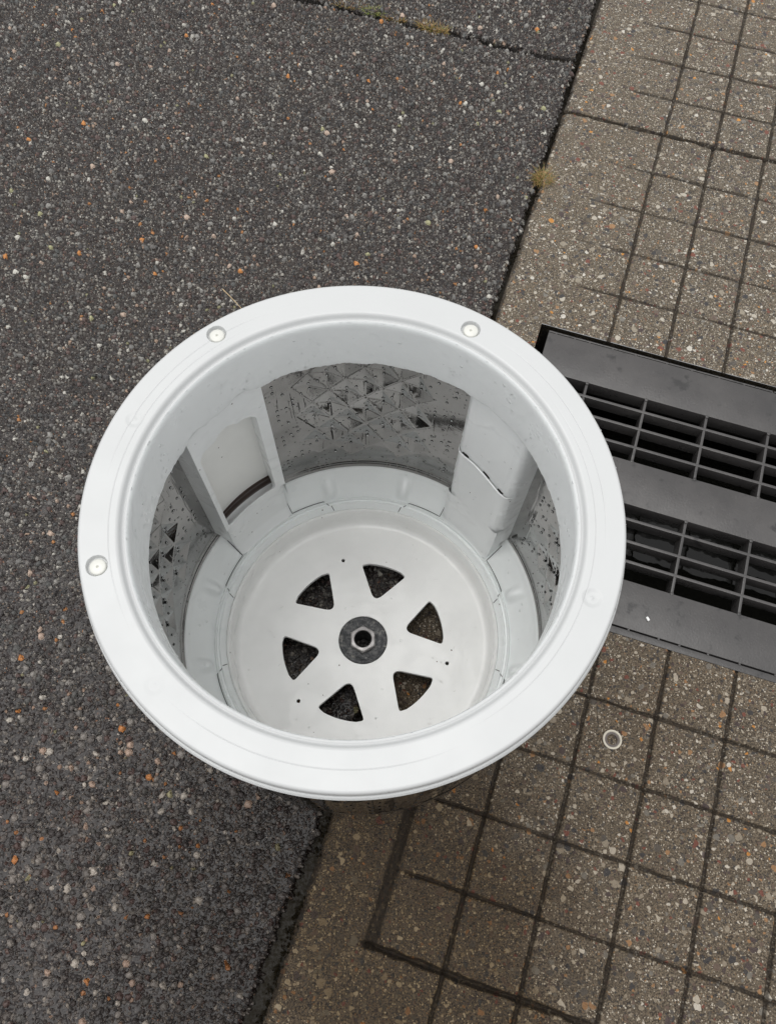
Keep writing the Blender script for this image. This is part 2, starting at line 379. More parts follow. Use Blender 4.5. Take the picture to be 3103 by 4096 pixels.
def asph_z(U, V):
    z = .0012*vnoise(U*.8, V*.8, 5, 2)-.0022
    # joint between two asphalt lifts
    cv = -14.56+.05*vnoise(U*2.2, U*0, 9, 3)
    d = np.abs(V-cv); w = .075+.03*vnoise(U*6, V*0, 4)
    z = z-.0135*np.exp(-(d/w)**2)*(U > -14)
    e = asph_edge(V)
    z = z-.020*np.clip((U-e+.06)/.10, 0, 1)**1.3
    return z
vs = np.concatenate([np.arange(-21., -6., .022), np.arange(-6., 4.6, .0135)])
us = np.concatenate([np.arange(-15., -9.5, .022), np.arange(-9.5, -1.97, .0155)])
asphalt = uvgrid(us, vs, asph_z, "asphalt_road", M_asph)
tag(asphalt, kind='structure')
# the same surface running on beyond the photograph
def sheet(name, rects, z, mat):
    V = []; F = []
    for (u0, u1, v0, v1) in rects:
        b = len(V); V += [gp(u0, v0, z), gp(u0, v1, z), gp(u1, v1, z), gp(u1, v0, z)]; F.append((b, b+1, b+2, b+3))
    o = link(name, mesh(V, F), mat); tag(o, kind='structure'); return o
for (ua, ub, va, vb) in ((-45., -14.6, -60., 24.), (-15., -2.05, -60., -20.6), (-15., -2.05, 4.2, 24.)):
    tag(uvgrid(np.arange(ua, ub+.001, .07), np.arange(va, vb+.001, .07), lambda U, V: -.0022+.0012*vnoise(U*.8, V*.8, 5, 2)-.0010, "asphalt_road", M_asph), kind='structure')
sheet("ground", [(-4000, -44.9, -4000, 4000), (-45., -2.1, -4000, -59.9), (-45., -2.1, 23.9, 4000)], -.0026, M_asph)
# soil and standing water at the bottom of the gap between asphalt and slabs
us = np.arange(-2.6, -1.9, .05); vs = np.arange(-38, 9., .05)
tag(uvgrid(us, vs, lambda U, V: -.0095+.0012*vnoise(U*8, V*8, 2, 2), "gutter_soil", M_soil), kind='structure')

# ------------------------------------------------------------------ paving slabs
JV = [2.06-5.07*k for k in range(-3, 9) if k not in (1, 2)]           # open joints between slabs (v)
PIT = (-1.20, 9.6, -8.06, -3.00)
rows = []
for jv in [2.06-5.07*k for k in range(-3, 9)]:
    for k in range(1, 5): rows.append((jv-5.07+k*1.014+.03))
rows += []
def pave_z(U, V):
    wob = .005*vnoise(V*3.1, U*1.7, 11, 2); wob2 = .007*vnoise(U*3.3, V*1.9, 12, 2)
    top = (V < -13.15)
    U2 = U-.037*top
    near = np.clip((V+3.2)/1.5, 0, 1)
    z = .0006*vnoise(U*1.5, V*1.5, 13, 2)
    # vertical scores
    k = np.round(U2); d = np.abs(U2-k+wob)
    wv = .027+.005*vnoise(V*9, k, 14)
    depth = np.where(k >= 0, .0048, np.where(k == -1, .0008+.0056*near, 0.))
    wv = np.where(k == -1, .05+.022*near, wv)
    depth = np.where((k == -1) & (V > 2.06), .0007, depth)
    z = z-depth*np.exp(-(d/(wv*1.05))**2.4)
    # cross scores
    for r in rows:
        d = np.abs(V-r+wob2); msk = d < .2
        wr = np.where(r > -3, .027, .034)*(1+.35*vnoise(U*5, V*0+r, 15))
        fade = np.clip((U+1.15)*1.5, 0, 1) if r < -3 else np.clip((U+1.05)*3, 0, 1)
        brk = .65+.35*np.clip(1.0+1.3*vnoise(U*2.0, V*0+r*3, 16), 0, 1)
        dp = (.0036 if r < -3 else .0042)
        z = z-np.where(msk, dp*brk*fade*np.exp(-(d/(wr*1.0))**2.2), 0)
    # open joints
    for jv in JV:
        d = np.abs(V-jv+wob2*1.3); msk = d < .3; wj = .040+.014*vnoise(U*6, V*0+jv, 17)
        z = z-np.where(msk, (np.clip((U+1.12)/.08, .04, 1) if abs(jv-2.06) < .1 else 1.)*.0085*np.exp(-(d/(wj*1.0))**2.6), 0)
    # worn arris at the asphalt edge and the drain opening
    z = z-.006*np.clip((-1.93-U+.02*vnoise(V*7, U*0, 18, 2))/.08, 0, 1)
    return z
us = lines(-2.0, 12., .05, list(range(-1, 13)), .075, .0075)
marks = sorted(rows+JV)
vs = lines(-38., 9., .05, marks, .085, .008)
# exact edges of the opening
us = np.unique(np.concatenate([us, [PIT[0], PIT[1]]])); vs = np.unique(np.concatenate([vs, [PIT[2], PIT[3]]]))
def keep(u, v): return ~((u > PIT[0]) & (u < PIT[1]) & (v > PIT[2]) & (v < PIT[3]))
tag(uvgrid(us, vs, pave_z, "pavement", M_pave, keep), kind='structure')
sheet("pavement_beyond", [(12, 4000, -4000, 4000), (-2.0, 12, -4000, -38), (-2.0, 12, 9., 4000)], 0, M_pave)
# side face of the slabs along the asphalt
V = []; F = []
for k, v in enumerate(np.arange(-38, 9., .1)):
    V += [gp(-2.0, v, -.007), gp(-2.0, v, -.05)]
    if k: b = len(V)-4; F.append((b, b+1, b+3, b+2))
tag(link("kerb_side", mesh(V, F), M_pave), kind='structure')

# ------------------------------------------------------------------ drain channel + grate
def box_uv(bm, u0, u1, v0, v1, z0, z1, bev=.0, tilt=0):
    vs_ = [bm.verts.new(gp(u, v, z)) for z in (z0, z1) for (u, v) in ((u0, v0), (u1, v0), (u1, v1), (u0, v1))]
    fs = [(0, 1, 2, 3), (7, 6, 5, 4), (0, 4, 5, 1), (1, 5, 6, 2), (2, 6, 7, 3), (3, 7, 4, 0)]
    f = [bm.faces.new([vs_[i] for i in q]) for q in fs]
    if bev: bmesh.ops.bevel(bm, geom=list({e for x in f for e in x.edges}), offset=bev, segments=2, affect='EDGES', profile=.6)
def fin(bm):
    bmesh.ops.recalc_face_normals(bm, faces=bm.faces); me = bpy.data.meshes.new("mesh"); bm.to_mesh(me); bm.free(); return me
ch = empty("drain_channel", gp(4, -5.5, -.3))
tag(ch, "dark concrete drain channel sunk below the slotted grate", "drain channel")
def part(name, me, m, parent, smooth=35):
    o = link(name, me, m, None, smooth); o.parent = parent; o.matrix_parent_inverse = Matrix.Translation(-Vector(parent.location)); return o
u0, u1, v0, v1 = PIT
bm = bmesh.new()
def wall(pts):
    bm.faces.new([bm.verts.new(p) for p in pts])
zt, zb = -.0008, -.28
for (A, B) in (((u0, v0), (u1, v0)), ((u1, v0), (u1, v1)), ((u1, v1), (u0, v1)), ((u0, v1), (u0, v0))):
    n = 60
    pr = None
    for k in range(n+1):
        s = k/n; u = A[0]+(B[0]-A[0])*s; v = A[1]+(B[1]-A[1])*s
        col = [bm.verts.new(gp(u+.0, v, z)) for z in (zt, -.03, -.05, zb)]
        if pr:
            for q in range(3): bm.faces.new((pr[q], col[q], col[q+1], pr[q+1]))
        pr = col
wme = fin(bm)
part("channel_wall", wme, M_pit, ch)
bm = bmesh.new(); bm.faces.new([bm.verts.new(gp(a_, b_, zb)) for a_, b_ in ((u0, v1), (u1, v1), (u1, v0), (u0, v0))])
part("channel_floor", fin(bm), M_pit, ch)
t = NT("drain_water"); nn = t.noise(obj_co(t), 12, 3).outputs[0]
t.P(Base_Color=(.006, .006, .005, 1), Roughness=.03, IOR=1.33, Normal=t.bump(nn, .12, .01)); M_dw = t.m
bm = bmesh.new(); bm.faces.new([bm.verts.new(gp(a_, b_, -.2)) for a_, b_ in ((u0+.001, v1-.001), (u1-.001, v1-.001), (u1-.001, v0+.001), (u0+.001, v0+.001))])
tag(link("drain_water", fin(bm), M_dw), kind='structure')
# moss and soil crumbs packed in the gap round the grate
V = []; F = []
random.seed(3)
for i in range(2600):
    s = random.random()
    if s < .8: u, v = random.uniform(-1.2, 9.6), -8.06+abs(random.gauss(0, .028)); z = -.002-abs(random.gauss(0, .004))
    else: u, v = -1.2+abs(random.gauss(0, .03)), random.uniform(-8.06, -3); z = -.006-abs(random.gauss(0, .008))
    r = random.uniform(.0006, .0018); b = len(V); c = Vector(gp(u, v, z))
    for d in ((1, 0, 0), (-1, 0, 0), (0, 1, 0), (0, -1, 0), (0, 0, 1), (0, 0, -1)): V.append(c+Vector(d)*r*random.uniform(.6, 1.4))
    for f in ((0, 2, 4), (2, 1, 4), (1, 3, 4), (3, 0, 4), (2, 0, 5), (1, 2, 5), (3, 1, 5), (0, 3, 5)): F.append([b+q for q in f])
for i in range(2200):
    v = random.uniform(-20, 4.5); u = -2.03+random.gauss(0, .035); z = -.0055+random.uniform(-.002, .003)
    r = random.uniform(.0008, .0026); b = len(V); c = Vector(gp(u, v, z))
    if vnoise(np.array([v*1.3]), np.array([0.]), 41)[0] < -.1: continue
    for d in ((1, 0, 0), (-1, 0, 0), (0, 1, 0), (0, -1, 0), (0, 0, 1), (0, 0, -1)): V.append(c+Vector(d)*r*random.uniform(.6, 1.4))
    for f in ((0, 2, 4), (2, 1, 4), (1, 3, 4), (3, 0, 4), (2, 0, 5), (1, 2, 5), (3, 1, 5), (0, 3, 5)): F.append([b+q for q in f])
tag(link("moss_crumbs", mesh(V, F), M_soil), "dark moss and soil crumbs packed along the drain opening and the edge of the asphalt", "moss", kind='stuff')

ZG = -.003
def make_grate(ustart, uend, bars, label):
    g = empty("drain_grate", gp(ustart, -5.5, ZG)); tag(g, label, "drain grate")
    if label is None: return g
    for nm, (va, vb) in (("outer_band", (-7.95, -7.15)), ("middle_band", (-5.92, -5.15)), ("outer_band", (-3.89, -3.145))):
        bm = bmesh.new(); box_uv(bm, ustart, uend, va, vb, ZG-.03, ZG, .0012); part(nm, fin(bm), M_grate, g)
    # recessed edge rail separated by a broken slit
    for (va, vb, zt_) in ((-3.125, -3.02, ZG-.0015), (-8.0, -7.968, ZG-.001)):
        bm = bmesh.new(); box_uv(bm, ustart, uend, va, vb, ZG-.04, zt_, .001)
        u = ustart+.12
        while u < uend-.1:
            box_uv(bm, u, u+.03, min(va, vb)-.03 if va > -5 else vb-.004, (va+.01) if va > -5 else vb+.03, ZG-.03, ZG-.0008, 0); u += random.uniform(.25, .6)
        part("edge_rail", fin(bm), M_grate, g)
    for vb in (-6.89, -6.55, -6.19, -4.90, -4.53, -4.20):
        bm = bmesh.new(); box_uv(bm, ustart+.01, uend-.01, vb-.024, vb+.024, ZG-.026, ZG-.0006, .0009); part("long_bar", fin(bm), M_grate, g)
    for ub in bars:
        for va, vb in ((-7.16, -5.91), (-5.16, -3.88)):
            sh = .0
            bm = bmesh.new(); box_uv(bm, ub-.022, ub+.022, va, vb, ZG-.034, ZG-.0012, .0009); part("cross_bar", fin(bm), M_grate, g)
            for ve in (va+.02, vb-.01):
                bm = bmesh.new(); bmesh.ops.create_icosphere(bm, subdivisions=2, radius=.0032, matrix=Matrix.Translation(gp(ub, ve, ZG-.0004)) @ Matrix.Diagonal((1, 1, .35, 1)))
                part("weld_dot", fin(bm), M_grate, g, 180)
    for (ua, ub_) in ((ustart, ustart+.05), (uend-.05, uend)):
        for (va, vb) in ((-7.15, -5.92), (-5.15, -3.89)):
            bm = bmesh.new(); box_uv(bm, ua, ub_, va, vb, ZG-.03, ZG-.0003, .0008); part("end_bar", fin(bm), M_grate, g)
    return g
random.seed(11)
make_grate(-1.04, 9.5, [-.17, .85, 1.88, 2.91, 3.94, 4.97, 6.0, 7.03, 8.06, 9.0], "dark grey slotted drain grate set in the paving right of the white drum")

# ------------------------------------------------------------------ washing machine drum
drum = empty("washing_machine_drum", (0, 0, 0))
tag(drum, "white plastic and stainless steel washing machine drum standing open end up", "washing machine drum")
def dp(name, me, m, parent=None, smooth=35):
    return link(name, me, m, parent or drum, smooth)

# balance ring: rim, neck, flange as one lathe with dimples for caps
CAPS = [(.2235, 127.8), (.2165, 60.5), (.2230, -164.7)]; DIMS = [(.2185, 157.8), (.2175, -21.1), (.2205, -134.1), (.2235, 92+0), (.2205, -75), (.2205, -45+85)]
DIMS = DIMS[:3]
angs = set(np.round(np.arange(-180, 180, .75), 4))
for r_, a_ in CAPS+DIMS: angs |= set(np.round(np.arange(a_-3.2, a_+3.2, .16), 4))
angs = np.radians(np.array(sorted(angs)))
ang_ = [angs[0]]
for x in angs[1:]:
    if x-ang_[-1] > rad(.05): ang_.append(x)
angs = np.array(ang_)
top = [(.2062+.00045*k, .5360) for k in range(0, 67)]          # .2062 - .2359
prof = [(.199, .4575), (.1968, .4592), (.1965, .461)]+dens([(.1965, .461), (.1965, .5215)], .004)[1:]+[
    (.1966, .5250), (.1970, .5275), (.1977, .5296), (.1986, .5308), (.1996, .5310), (.2004, .5305), (.2011, .5303), (.2018, .5308), (.2025, .5322), (.2034, .5340), (.2046, .5353)]+top+[
    (.2368, .5357), (.2377, .5350), (.2384, .5339), (.2388, .5324), (.2390, .5300), (.2391, .5270), (.2392, .5244), (.2394, .5238), (.2406, .5237), (.2412, .5231), (.2410, .5222), (.2400, .5218),
    (.2400, .5208), (.2416, .5205), (.2421, .5197), (.2416, .5189), (.2404, .5186), (.2403, .5176), (.2412, .5171), (.2410, .5160), (.2392, .5155), (.2390, .495), (.2375, .470), (.2365, .4575), (.199, .4575)]
def ringf(R, Z, A):
    X = R*np.cos(A); Y = R*np.sin(A); ismid = (R > .204) & (R < .2345) & (Z > .53)
    for r_, a_ in CAPS:
        d = np.hypot(X-r_*cos(rad(a_)), Y-r_*sin(rad(a_)))
        Z = Z-np.where(ismid, .0040*(1-np.clip((d-.0086)/.0007, 0, 1)), 0)
    for (r_, a_), dk in zip(DIMS, (.8, 1.1, .35)):
        d = np.hypot(X-r_*cos(rad(a_)), Y-r_*sin(rad(a_)))
        Z = Z-np.where(ismid, dk*(.0014*(1-np.clip((d-.0050)/.0037, 0, 1))-.0009*np.exp(-(d/.0016)**2)), 0)
    # ragged moulding flash at the bottom of the neck
    low = np.clip((.4635-Z)/.003, 0, 1)*(R < .2)
    deg = np.degrees(A)
    Z = Z+low*(.0012*vnoise(deg*.35+400, deg*0, 21, 2)+.0006*vnoise(deg*1.7+400, deg*0, 22))
    lob = np.where((deg > 119) & (deg < 154), 1., 0.)
    Z = Z+low*lob*(.006*np.clip(np.sin((deg-124)/9.5*pi), -.3, 1))
    return R, Z
V, nr, nc = lathe_np(prof, angs, ringf)
me = gridmesh(V, nr, nc, True)
ringo = dp("balance_ring", me, M_rim, smooth=40)
me.materials.append(M_neck)
# inner neck: wetter copy of the rim plastic, lighter to offset its shade
nneck = 3+len(dens([(.1965, .461), (.1965, .5215)], .004)[1:])+3
mi = np.zeros(len(me.polygons), dtype=np.int32); mi[:nneck*nc] = 1
if len(me.polygons) == (nr-1)*nc: me.polygons.foreach_set('material_index', mi)
for i, (r_, a_) in enumerate(CAPS):
    c = (r_*cos(rad(a_)), r_*sin(rad(a_)))
    off = (.0006*cos(rad(-60)), .0006*sin(rad(-60)))
    pr = [(0, .5335), (.0006, .5332), (.0012, .5345), (.0014, .5348), (.0062, .5347), (.0071, .5340), (.0074, .532)]
    V = []; F = []; n = 40
    for k, (rr, z) in enumerate(pr):
        for j in range(n): V.append((c[0]+off[0]+rr*cos(j*2*pi/n), c[1]+off[1]+rr*sin(j*2*pi/n), z+(rr*.02)*sin(j*2*pi/n+i)))
    for k in range(len(pr)-1):
        for j in range(n): F.append((k*n+j, k*n+(j+1) % n, (k+1)*n+(j+1) % n, (k+1)*n+j))
    link("screw_cap", mesh(V, F), M_capm, ringo, 50)

# steel wall with raised pyramids
SEC = [45, 135, 225, 315]
def emb(A, Z):
    deg = np.degrees(A) % 90      # 90 deg symmetric; pattern between panels, centred on 0 (=90)
    x = ((deg+45) % 90)-45        # -45..45 about sector centre (90 deg)
    # lattice from photo, expressed for the far sector: node at a=105.8,z=.322
    s1 = -(x-15.8+0)/5.25         # steps of -5.25deg
    zz = (Z-.322-.0225*s1)/.067
    # parallelogram coords: P = s*f1 + t*f3 ; f1=(1 step, +.0225) f3=(1 step,-.0445)
    t_ = -zz; s_ = s1-t_
    fs = s_-np.floor(s_); ft = t_-np.floor(t_)
    h = 1-np.maximum(np.abs(2*fs-1), np.abs(2*ft-1))
    cx = (np.floor(s_)+np.floor(t_)+1.)*-5.25+15.8
    cz = .322+.0225*(np.floor(s_)+.5)-.0445*(np.floor(t_)+.5)
    ok = (np.abs(cx) < 19.5) & (cz > .195) & (cz < .44)
    return h*ok
pw = dens([(.2365, .459), (.2365, .170)], .0016)+dens([(.2365, .170), (.2365, .1500)], .004)[1:]+[(.2360, .1475), (.2350, .1460), (.2350, .1435), (.2362, .1425), (.2366, .1405), (.2352, .1390), (.2340, .1365), (.2338, .133), (.2348, .1300)]
angs = np.radians(np.arange(0, 360, .42))
def steelf(R, Z, A):
    e = emb(A, Z); m = (Z > .17) & (Z < .46)
    return R+np.where(m, .0042*e, 0), Z
V, nr, nc = lathe_np(pw, angs, steelf)
me = gridmesh(V, nr, nc, True); wallo = dp("steel_wall", me, M_steel, smooth=16)
# outer skin a little outside, tapering to the base
po = [(.2369, .165), (.2370, .150), (.2371, .128), (.2350, .110), (.2270, .050), (.2245, .012), (.2210, .004), (.2100, .003), (.2050, .010)]
V, nr, nc = lathe_np(po, np.radians(np.arange(0, 360, 1.)), None)
M_outer = simple("outer_steel_shaded", (.13, .125, .12), .25, .9, b=.05)  # darker copy of the steel, dark ground reflection put into its colour
dp("outer_shell", gridmesh(V, nr, nc, True), M_outer, smooth=30)

# perforations: staggered columns of punched holes, each rimmed with a hanging drop
Vh = []; Fh = []; Vd = []; Fd = []
def surf_pt(a, z, inset=0.):
    """point on steel wall inside surface, plus frame"""
    e = float(emb(np.array([a]), np.array([z]))[0]) if .17 < z < .46 else 0.
    r = .2365+.0042*e-inset
    return Vector((r*cos(a), r*sin(a), z)), Vector((-cos(a), -sin(a), 0)), Vector((-sin(a), cos(a), 0))
def dome(V, F, c, nrm, tx, r, h, rings=3, seg=10, stretch=1.):
    ty = nrm.cross(tx); b = len(V)
    V.append(c+nrm*h)
    for k in range(1, rings+1):
        p = k/rings*pi/2
        for j in range(seg):
            q = j*2*pi/seg; V.append(c+nrm*(h*cos(p))+(tx*cos(q)+ty*sin(q)*stretch)*(r*sin(p)))
    for j in range(seg): F.append((b, b+1+j, b+1+(j+1) % seg))
    for k in range(rings-1):
        o1 = b+1+k*seg; o2 = o1+seg
        for j in range(seg): F.append((o1+j, o2+j, o2+(j+1) % seg, o1+(j+1) % seg))
def torus(V, F, c, nrm, tx, R_, r_, seg=12, ts=5):
    ty = nrm.cross(tx); b = len(V)
    for i in range(seg):
        q = i*2*pi/seg; rd = tx*cos(q)+ty*sin(q)
        for j in range(ts):
            w = j*2*pi/ts; V.append(c+rd*(R_+r_*cos(w))+nrm*(r_*sin(w)))
    for i in range(seg):
        for j in range(ts): F.append((b+i*ts+j, b+((i+1) % seg)*ts+j, b+((i+1) % seg)*ts+(j+1) % ts, b+i*ts+(j+1) % ts))
random.seed(5)
COLS = {26.6: [.394, .382, .370, .326, .315, .303, .259, .248, .236, .190, .182, .171], 23.8: [.3590, .326, .291, .260, .193], 21.4: [.339, .329, .272, .262, .204, .193],
        18.5: [.348, .281, .215], 15.9: [.361, .350, .294, .283, .227, .216], 13.4: [.369, .302, .235], 10.5: [.383, .372, .316, .305, .249, .238, .183],
        8.: [.392, .325, .258, .191], 5.1: [.341, .330, .274, .263, .207, .196], 2.6: [.346, .279, .212], -.4: [.363, .352, .296, .285, .229, .218],
        -3.1: [.369, .302, .235], -5.4: [.385, .374, .318, .307, .251, .240], -8: [.394, .327, .260], -11: [.343, .331, .276, .265, .208, .197], -13.6: [.348, .281, .214],
        -16.4: [.367, .354, .300, .288, .233, .221], -19: [.372, .305, .238], -21.5: [.385, .320, .309, .253, .242], -24.5: [.35, .318, .283, .25, .2], -27: [.392, .38, .369, .325, .314, .302, .258, .246, .235, .19, .18, .17]}
for sec in (0, 90, 180, 270):
    for x, zs in COLS.items():
        for z in zs+[z_+.067 for z_ in zs if z_ > .345 and z_ < .40]:
            a = rad(sec+x+random.gauss(0, .08)); z = z+random.gauss(0, .0006)
            p, nrm, tx = surf_pt(a, z, .0002)
            torus(Vh, Fh, p, nrm, tx, .0015, .00045)
            b = len(Vh); ty = nrm.cross(tx); Vh.append(p)
            for j in range(12): q = j*2*pi/12; Vh.append(p+(tx*cos(q)+ty*sin(q))*.0014+nrm*.0002)
            for j in range(12): Fh.append((b, b+1+j, b+1+(j+1) % 12))
            if random.random() < .8: dome(Vd, Fd, p+nrm*.0003, nrm, tx, .0012, .0011)
po_ = link("perforation", mesh(Vh, Fh), simple("hole_metal", (.03, .03, .03), .3, .9), drum, 180); po_.data.materials.append(simple('hole_centre', (.6, .6, .6), .25, .9))
for p_ in po_.data.polygons: p_.material_index = 1 if len(p_.vertices) == 3 else 0
tag(po_, "small punched holes in the steel wall", kind='stuff')
# outside perforations near the top
Vo = []; Fo = []
for a_ in np.arange(0, 360, 2.6):
    for z in np.arange(.44, .16, -.0335):
        a = rad(a_+(1.3 if int(round((.44-z)/.0335)) % 2 else 0)); c = Vector(((.2369+.0042*float(emb(np.array([a]), np.array([z]))[0]))*cos(a), (.2369+.0042*float(emb(np.array([a]), np.array([z]))[0]))*sin(a), z)); nrm = Vector((cos(a), sin(a), 0)); tx = Vector((-sin(a), cos(a), 0))
        b = len(Vo); ty = nrm.cross(tx); Vo.append(c)
        for j in range(8): q = j*2*pi/8; Vo.append(c+(tx*cos(q)+ty*sin(q))*.0017)
        for j in range(8): Fo.append((b, b+1+j, b+1+(j+1) % 8))
tag(link("outer_perforation", mesh(Vo, Fo), M_dark, drum), kind='stuff')

# base ring (grey band between steel and floor)
pb = dens([(.2362, .1300), (.2362, .1330), (.2352, .1340), (.2325, .1340), (.2312, .1325), (.2285, .1265)], .002)+dens([(.2285, .1265), (.2180, .1125), (.2080, .1010), (.2030, .0962)], .0025)[1:]+[
    (.2022, .0945), (.2014, .0960), (.2004, .0982), (.1992, .0986), (.1983, .0970), (.1978, .0938), (.1965, .0934), (.1952, .0938), (.1944, .0968), (.1932, .0972), (.1921, .0952), (.1905, .0920), (.1880, .0900), (.1870, .0870)]
angs = np.radians(np.arange(0, 360, .5))
def bringf(R, Z, A):
    deg = np.degrees(A) % 90; x = ((deg+45) % 90)-45
    on = np.exp(-((R-.2150)/.0085)**2)
    b = np.zeros_like(R)
    for c in (-14.5, 14.5): b += np.clip(1.4-np.abs(x-c)/2.0, 0, 1)
    k = b*on*np.clip((R-.204)/.003, 0, 1)
    return R-.0060*k, Z+.0060*k
V, nr, nc = lathe_np(pb, angs, bringf)
bro = dp("base_ring", gridmesh(V, nr, nc, True), M_ring, smooth=35)

# floor dish: wall fillet + flat plate with six vents
pf = [(.1872, .0860), (.1862, .0898), (.1845, .0908), (.1828, .0896), (.1818, .0860), (.1806, .0640), (.1794, .0560), (.1770, .0518), (.1735, .0503), (.1700, .0500)]
pf_full = pf
V, nr, nc = lathe_np(pf_full, np.radians(np.arange(0, 360, 1.)))
flr_dish = dp("floor_rim", gridmesh(V, nr, nc, True), M_floor, smooth=60)
def poly_with_holes(outer, holes, z, thick):
    pts = []; edges = []
    def add(loop):
        b = len(pts); n = len(loop); pts.extend(Vector(p) for p in loop); edges.extend((b+i, b+(i+1) % n) for i in range(n)); return b, n
    loops = [add(outer)]+[add(h_) for h_ in holes]
    # interior sample points to keep triangles even
    vs_, es_, fs_, ov, oe, of = delaunay_2d_cdt(pts, edges, [], 0, 1e-7)
    def inside(p, loop):
        c = False; n = len(loop)
        for i in range(n):
            a, b = loop[i], loop[(i+1) % n]
            if (a[1] > p[1]) != (b[1] > p[1]) and p[0] < (b[0]-a[0])*(p[1]-a[1])/(b[1]-a[1])+a[0]: c = not c
        return c
    F = []
    for f in fs_:
        c = sum((vs_[i] for i in f), Vector((0, 0)))/len(f)
        if inside(c, outer) and not any(inside(c, h_) for h_ in holes): F.append(tuple(f))
    n = len(vs_); V = [(p.x, p.y, z) for p in vs_]; Fa = []
    for f in F:
        a, b, c = [vs_[i] for i in f[:3]]
        if (b-a).cross(c-a) < 0: f = f[::-1]
        Fa.append(f)
    # walls of the holes: a small chamfer then straight down
    for loop in holes:
        m_ = len(loop); b = len(V); cx = sum(p[0] for p in loop)/m_; cy = sum(p[1] for p in loop)/m_
        for (dz, sc) in ((0, 1.), (-.0004, .992), (-.0011, .985), (-thick, .985)):
            for p in loop: V.append((cx+(p[0]-cx)*sc, cy+(p[1]-cy)*sc, z+dz))
        for q in range(3):
            for i in range(m_):
                Fa.append((b+q*m_+i, b+q*m_+(i+1) % m_, b+(q+1)*m_+(i+1) % m_, b+(q+1)*m_+i))
    return mesh(V, Fa)
def rot(p, a): return (p[0]*cos(a)-p[1]*sin(a), p[0]*sin(a)+p[1]*cos(a))
arc = [( .1148*cos(q), .1148*sin(q)) for q in np.radians(np.linspace(-12, 12, 9))]
fan = rnd_poly([(.0575, 0), (.1075, -.0337)]+arc+[(.1075, .0337)], [.0105, .0038]+[0]*9+[.0038], 7)
holes = [[rot(p, rad(15.2+60*k)) for p in fan] for k in range(6)]
for k in range(3):
    a = rad(105.4-120*k); c = (.1232*cos(a), .1232*sin(a)); holes.append([(c[0]+.0027*cos(j*pi/8), c[1]+.0027*sin(j*pi/8)) for j in range(16)])
holes.append([(.0350*cos(j*pi/32), .0350*sin(j*pi/32)) for j in range(64)])
outer = [(.1705*cos(j*pi/90), .1705*sin(j*pi/90)) for j in range(180)]
dp("floor_plate", poly_with_holes(outer, holes, .0501, .0065), M_floor, smooth=40)

# hub
ph_ = dens([(.0349, .0486), (.0340, .0474), (.0315, .0468), (.0300, .0476), (.0285, .0470), (.0240, .0465), (.0195, .0468), (.0150, .0470), (.0118, .0470)], .0025)
V, nr, nc = lathe_np(ph_, np.radians(np.arange(0, 360, 5.)))
hub = dp("hub_flange", gridmesh(V, nr, nc, True), M_cast, smooth=50)
V = []; F = []; n = 48
def hexr(q, R_): 
    q = (q-rad(92)) % (pi/3); return R_*cos(pi/6)/cos(q-pi/6)
lv = [(1., .0470, 0), (1., .0555, 0), (.93, .0572, 0), (None, .0576, .0132), (None, .0572, .0124), (None, .0560, .0119), (None, .030, .0119)]
for (s_, z, r0) in lv:
    for j in range(n):
        q = j*2*pi/n+rad(92); rr = hexr(q, .0196)*s_ if s_ else r0
        if s_ and s_ < 1: rr = min(rr, .0172)
        V.append((rr*cos(q), rr*sin(q), z))
for k in range(len(lv)-1):
    for j in range(n): F.append((k*n+j, k*n+(j+1) % n, (k+1)*n+(j+1) % n, (k+1)*n+j))
dp("hub_nut", mesh(V, F), M_nut, hub, 30)
V = []; F = []
for z, r_ in ((.0562, .0115), (.010, .0113)):
    for j in range(32): V.append((r_*cos(j*pi/16), r_*sin(j*pi/16), z))
for j in range(32): F.append((j, (j+1) % 32, 32+(j+1) % 32, 32+j))
dp("hub_bore", mesh(V, F), M_cast, hub, 180)

# ---- panels
def cyl(a_deg, r, z): return (r*cos(rad(a_deg)), r*sin(rad(a_deg)), z)
def panel_foot(parent, c, hw, rf):
    """lower foot that runs from the panel front down over the base ring to its toe"""
    pr = [(rf, .190), (rf-.0005, .160), (rf-.0015, .135), (rf-.003, .115), (.2018, .1015), (.1998, .0985)]
    pr = dens(pr, .004); V = []; F = []; n = 24
    for (r, z) in pr:
        for j in range(n+1):
            x = -1+2*j/n; e = max(0, abs(x)-.8)/.2
            V.append(cyl(c+x*hw, r+.004*e*e, z))
    for k in range(len(pr)-1):
        for j in range(n): b = k*(n+1)+j; F.append((b, b+1, b+n+2, b+n+1))
    # side walls back to the ring
    for s_ in (0, n):
        b0 = len(V)
        for k, (r, z) in enumerate(pr): V.append(cyl(c+(-1 if s_ == 0 else 1)*hw, r+.020, z-.004))
        for k in range(len(pr)-1):
            a0 = k*(n+1)+s_; a1 = a0+n+1; F.append((a0, a1, b0+k+1, b0+k))
    return link("panel_foot", mesh(V, F), M_panel, parent, 50)
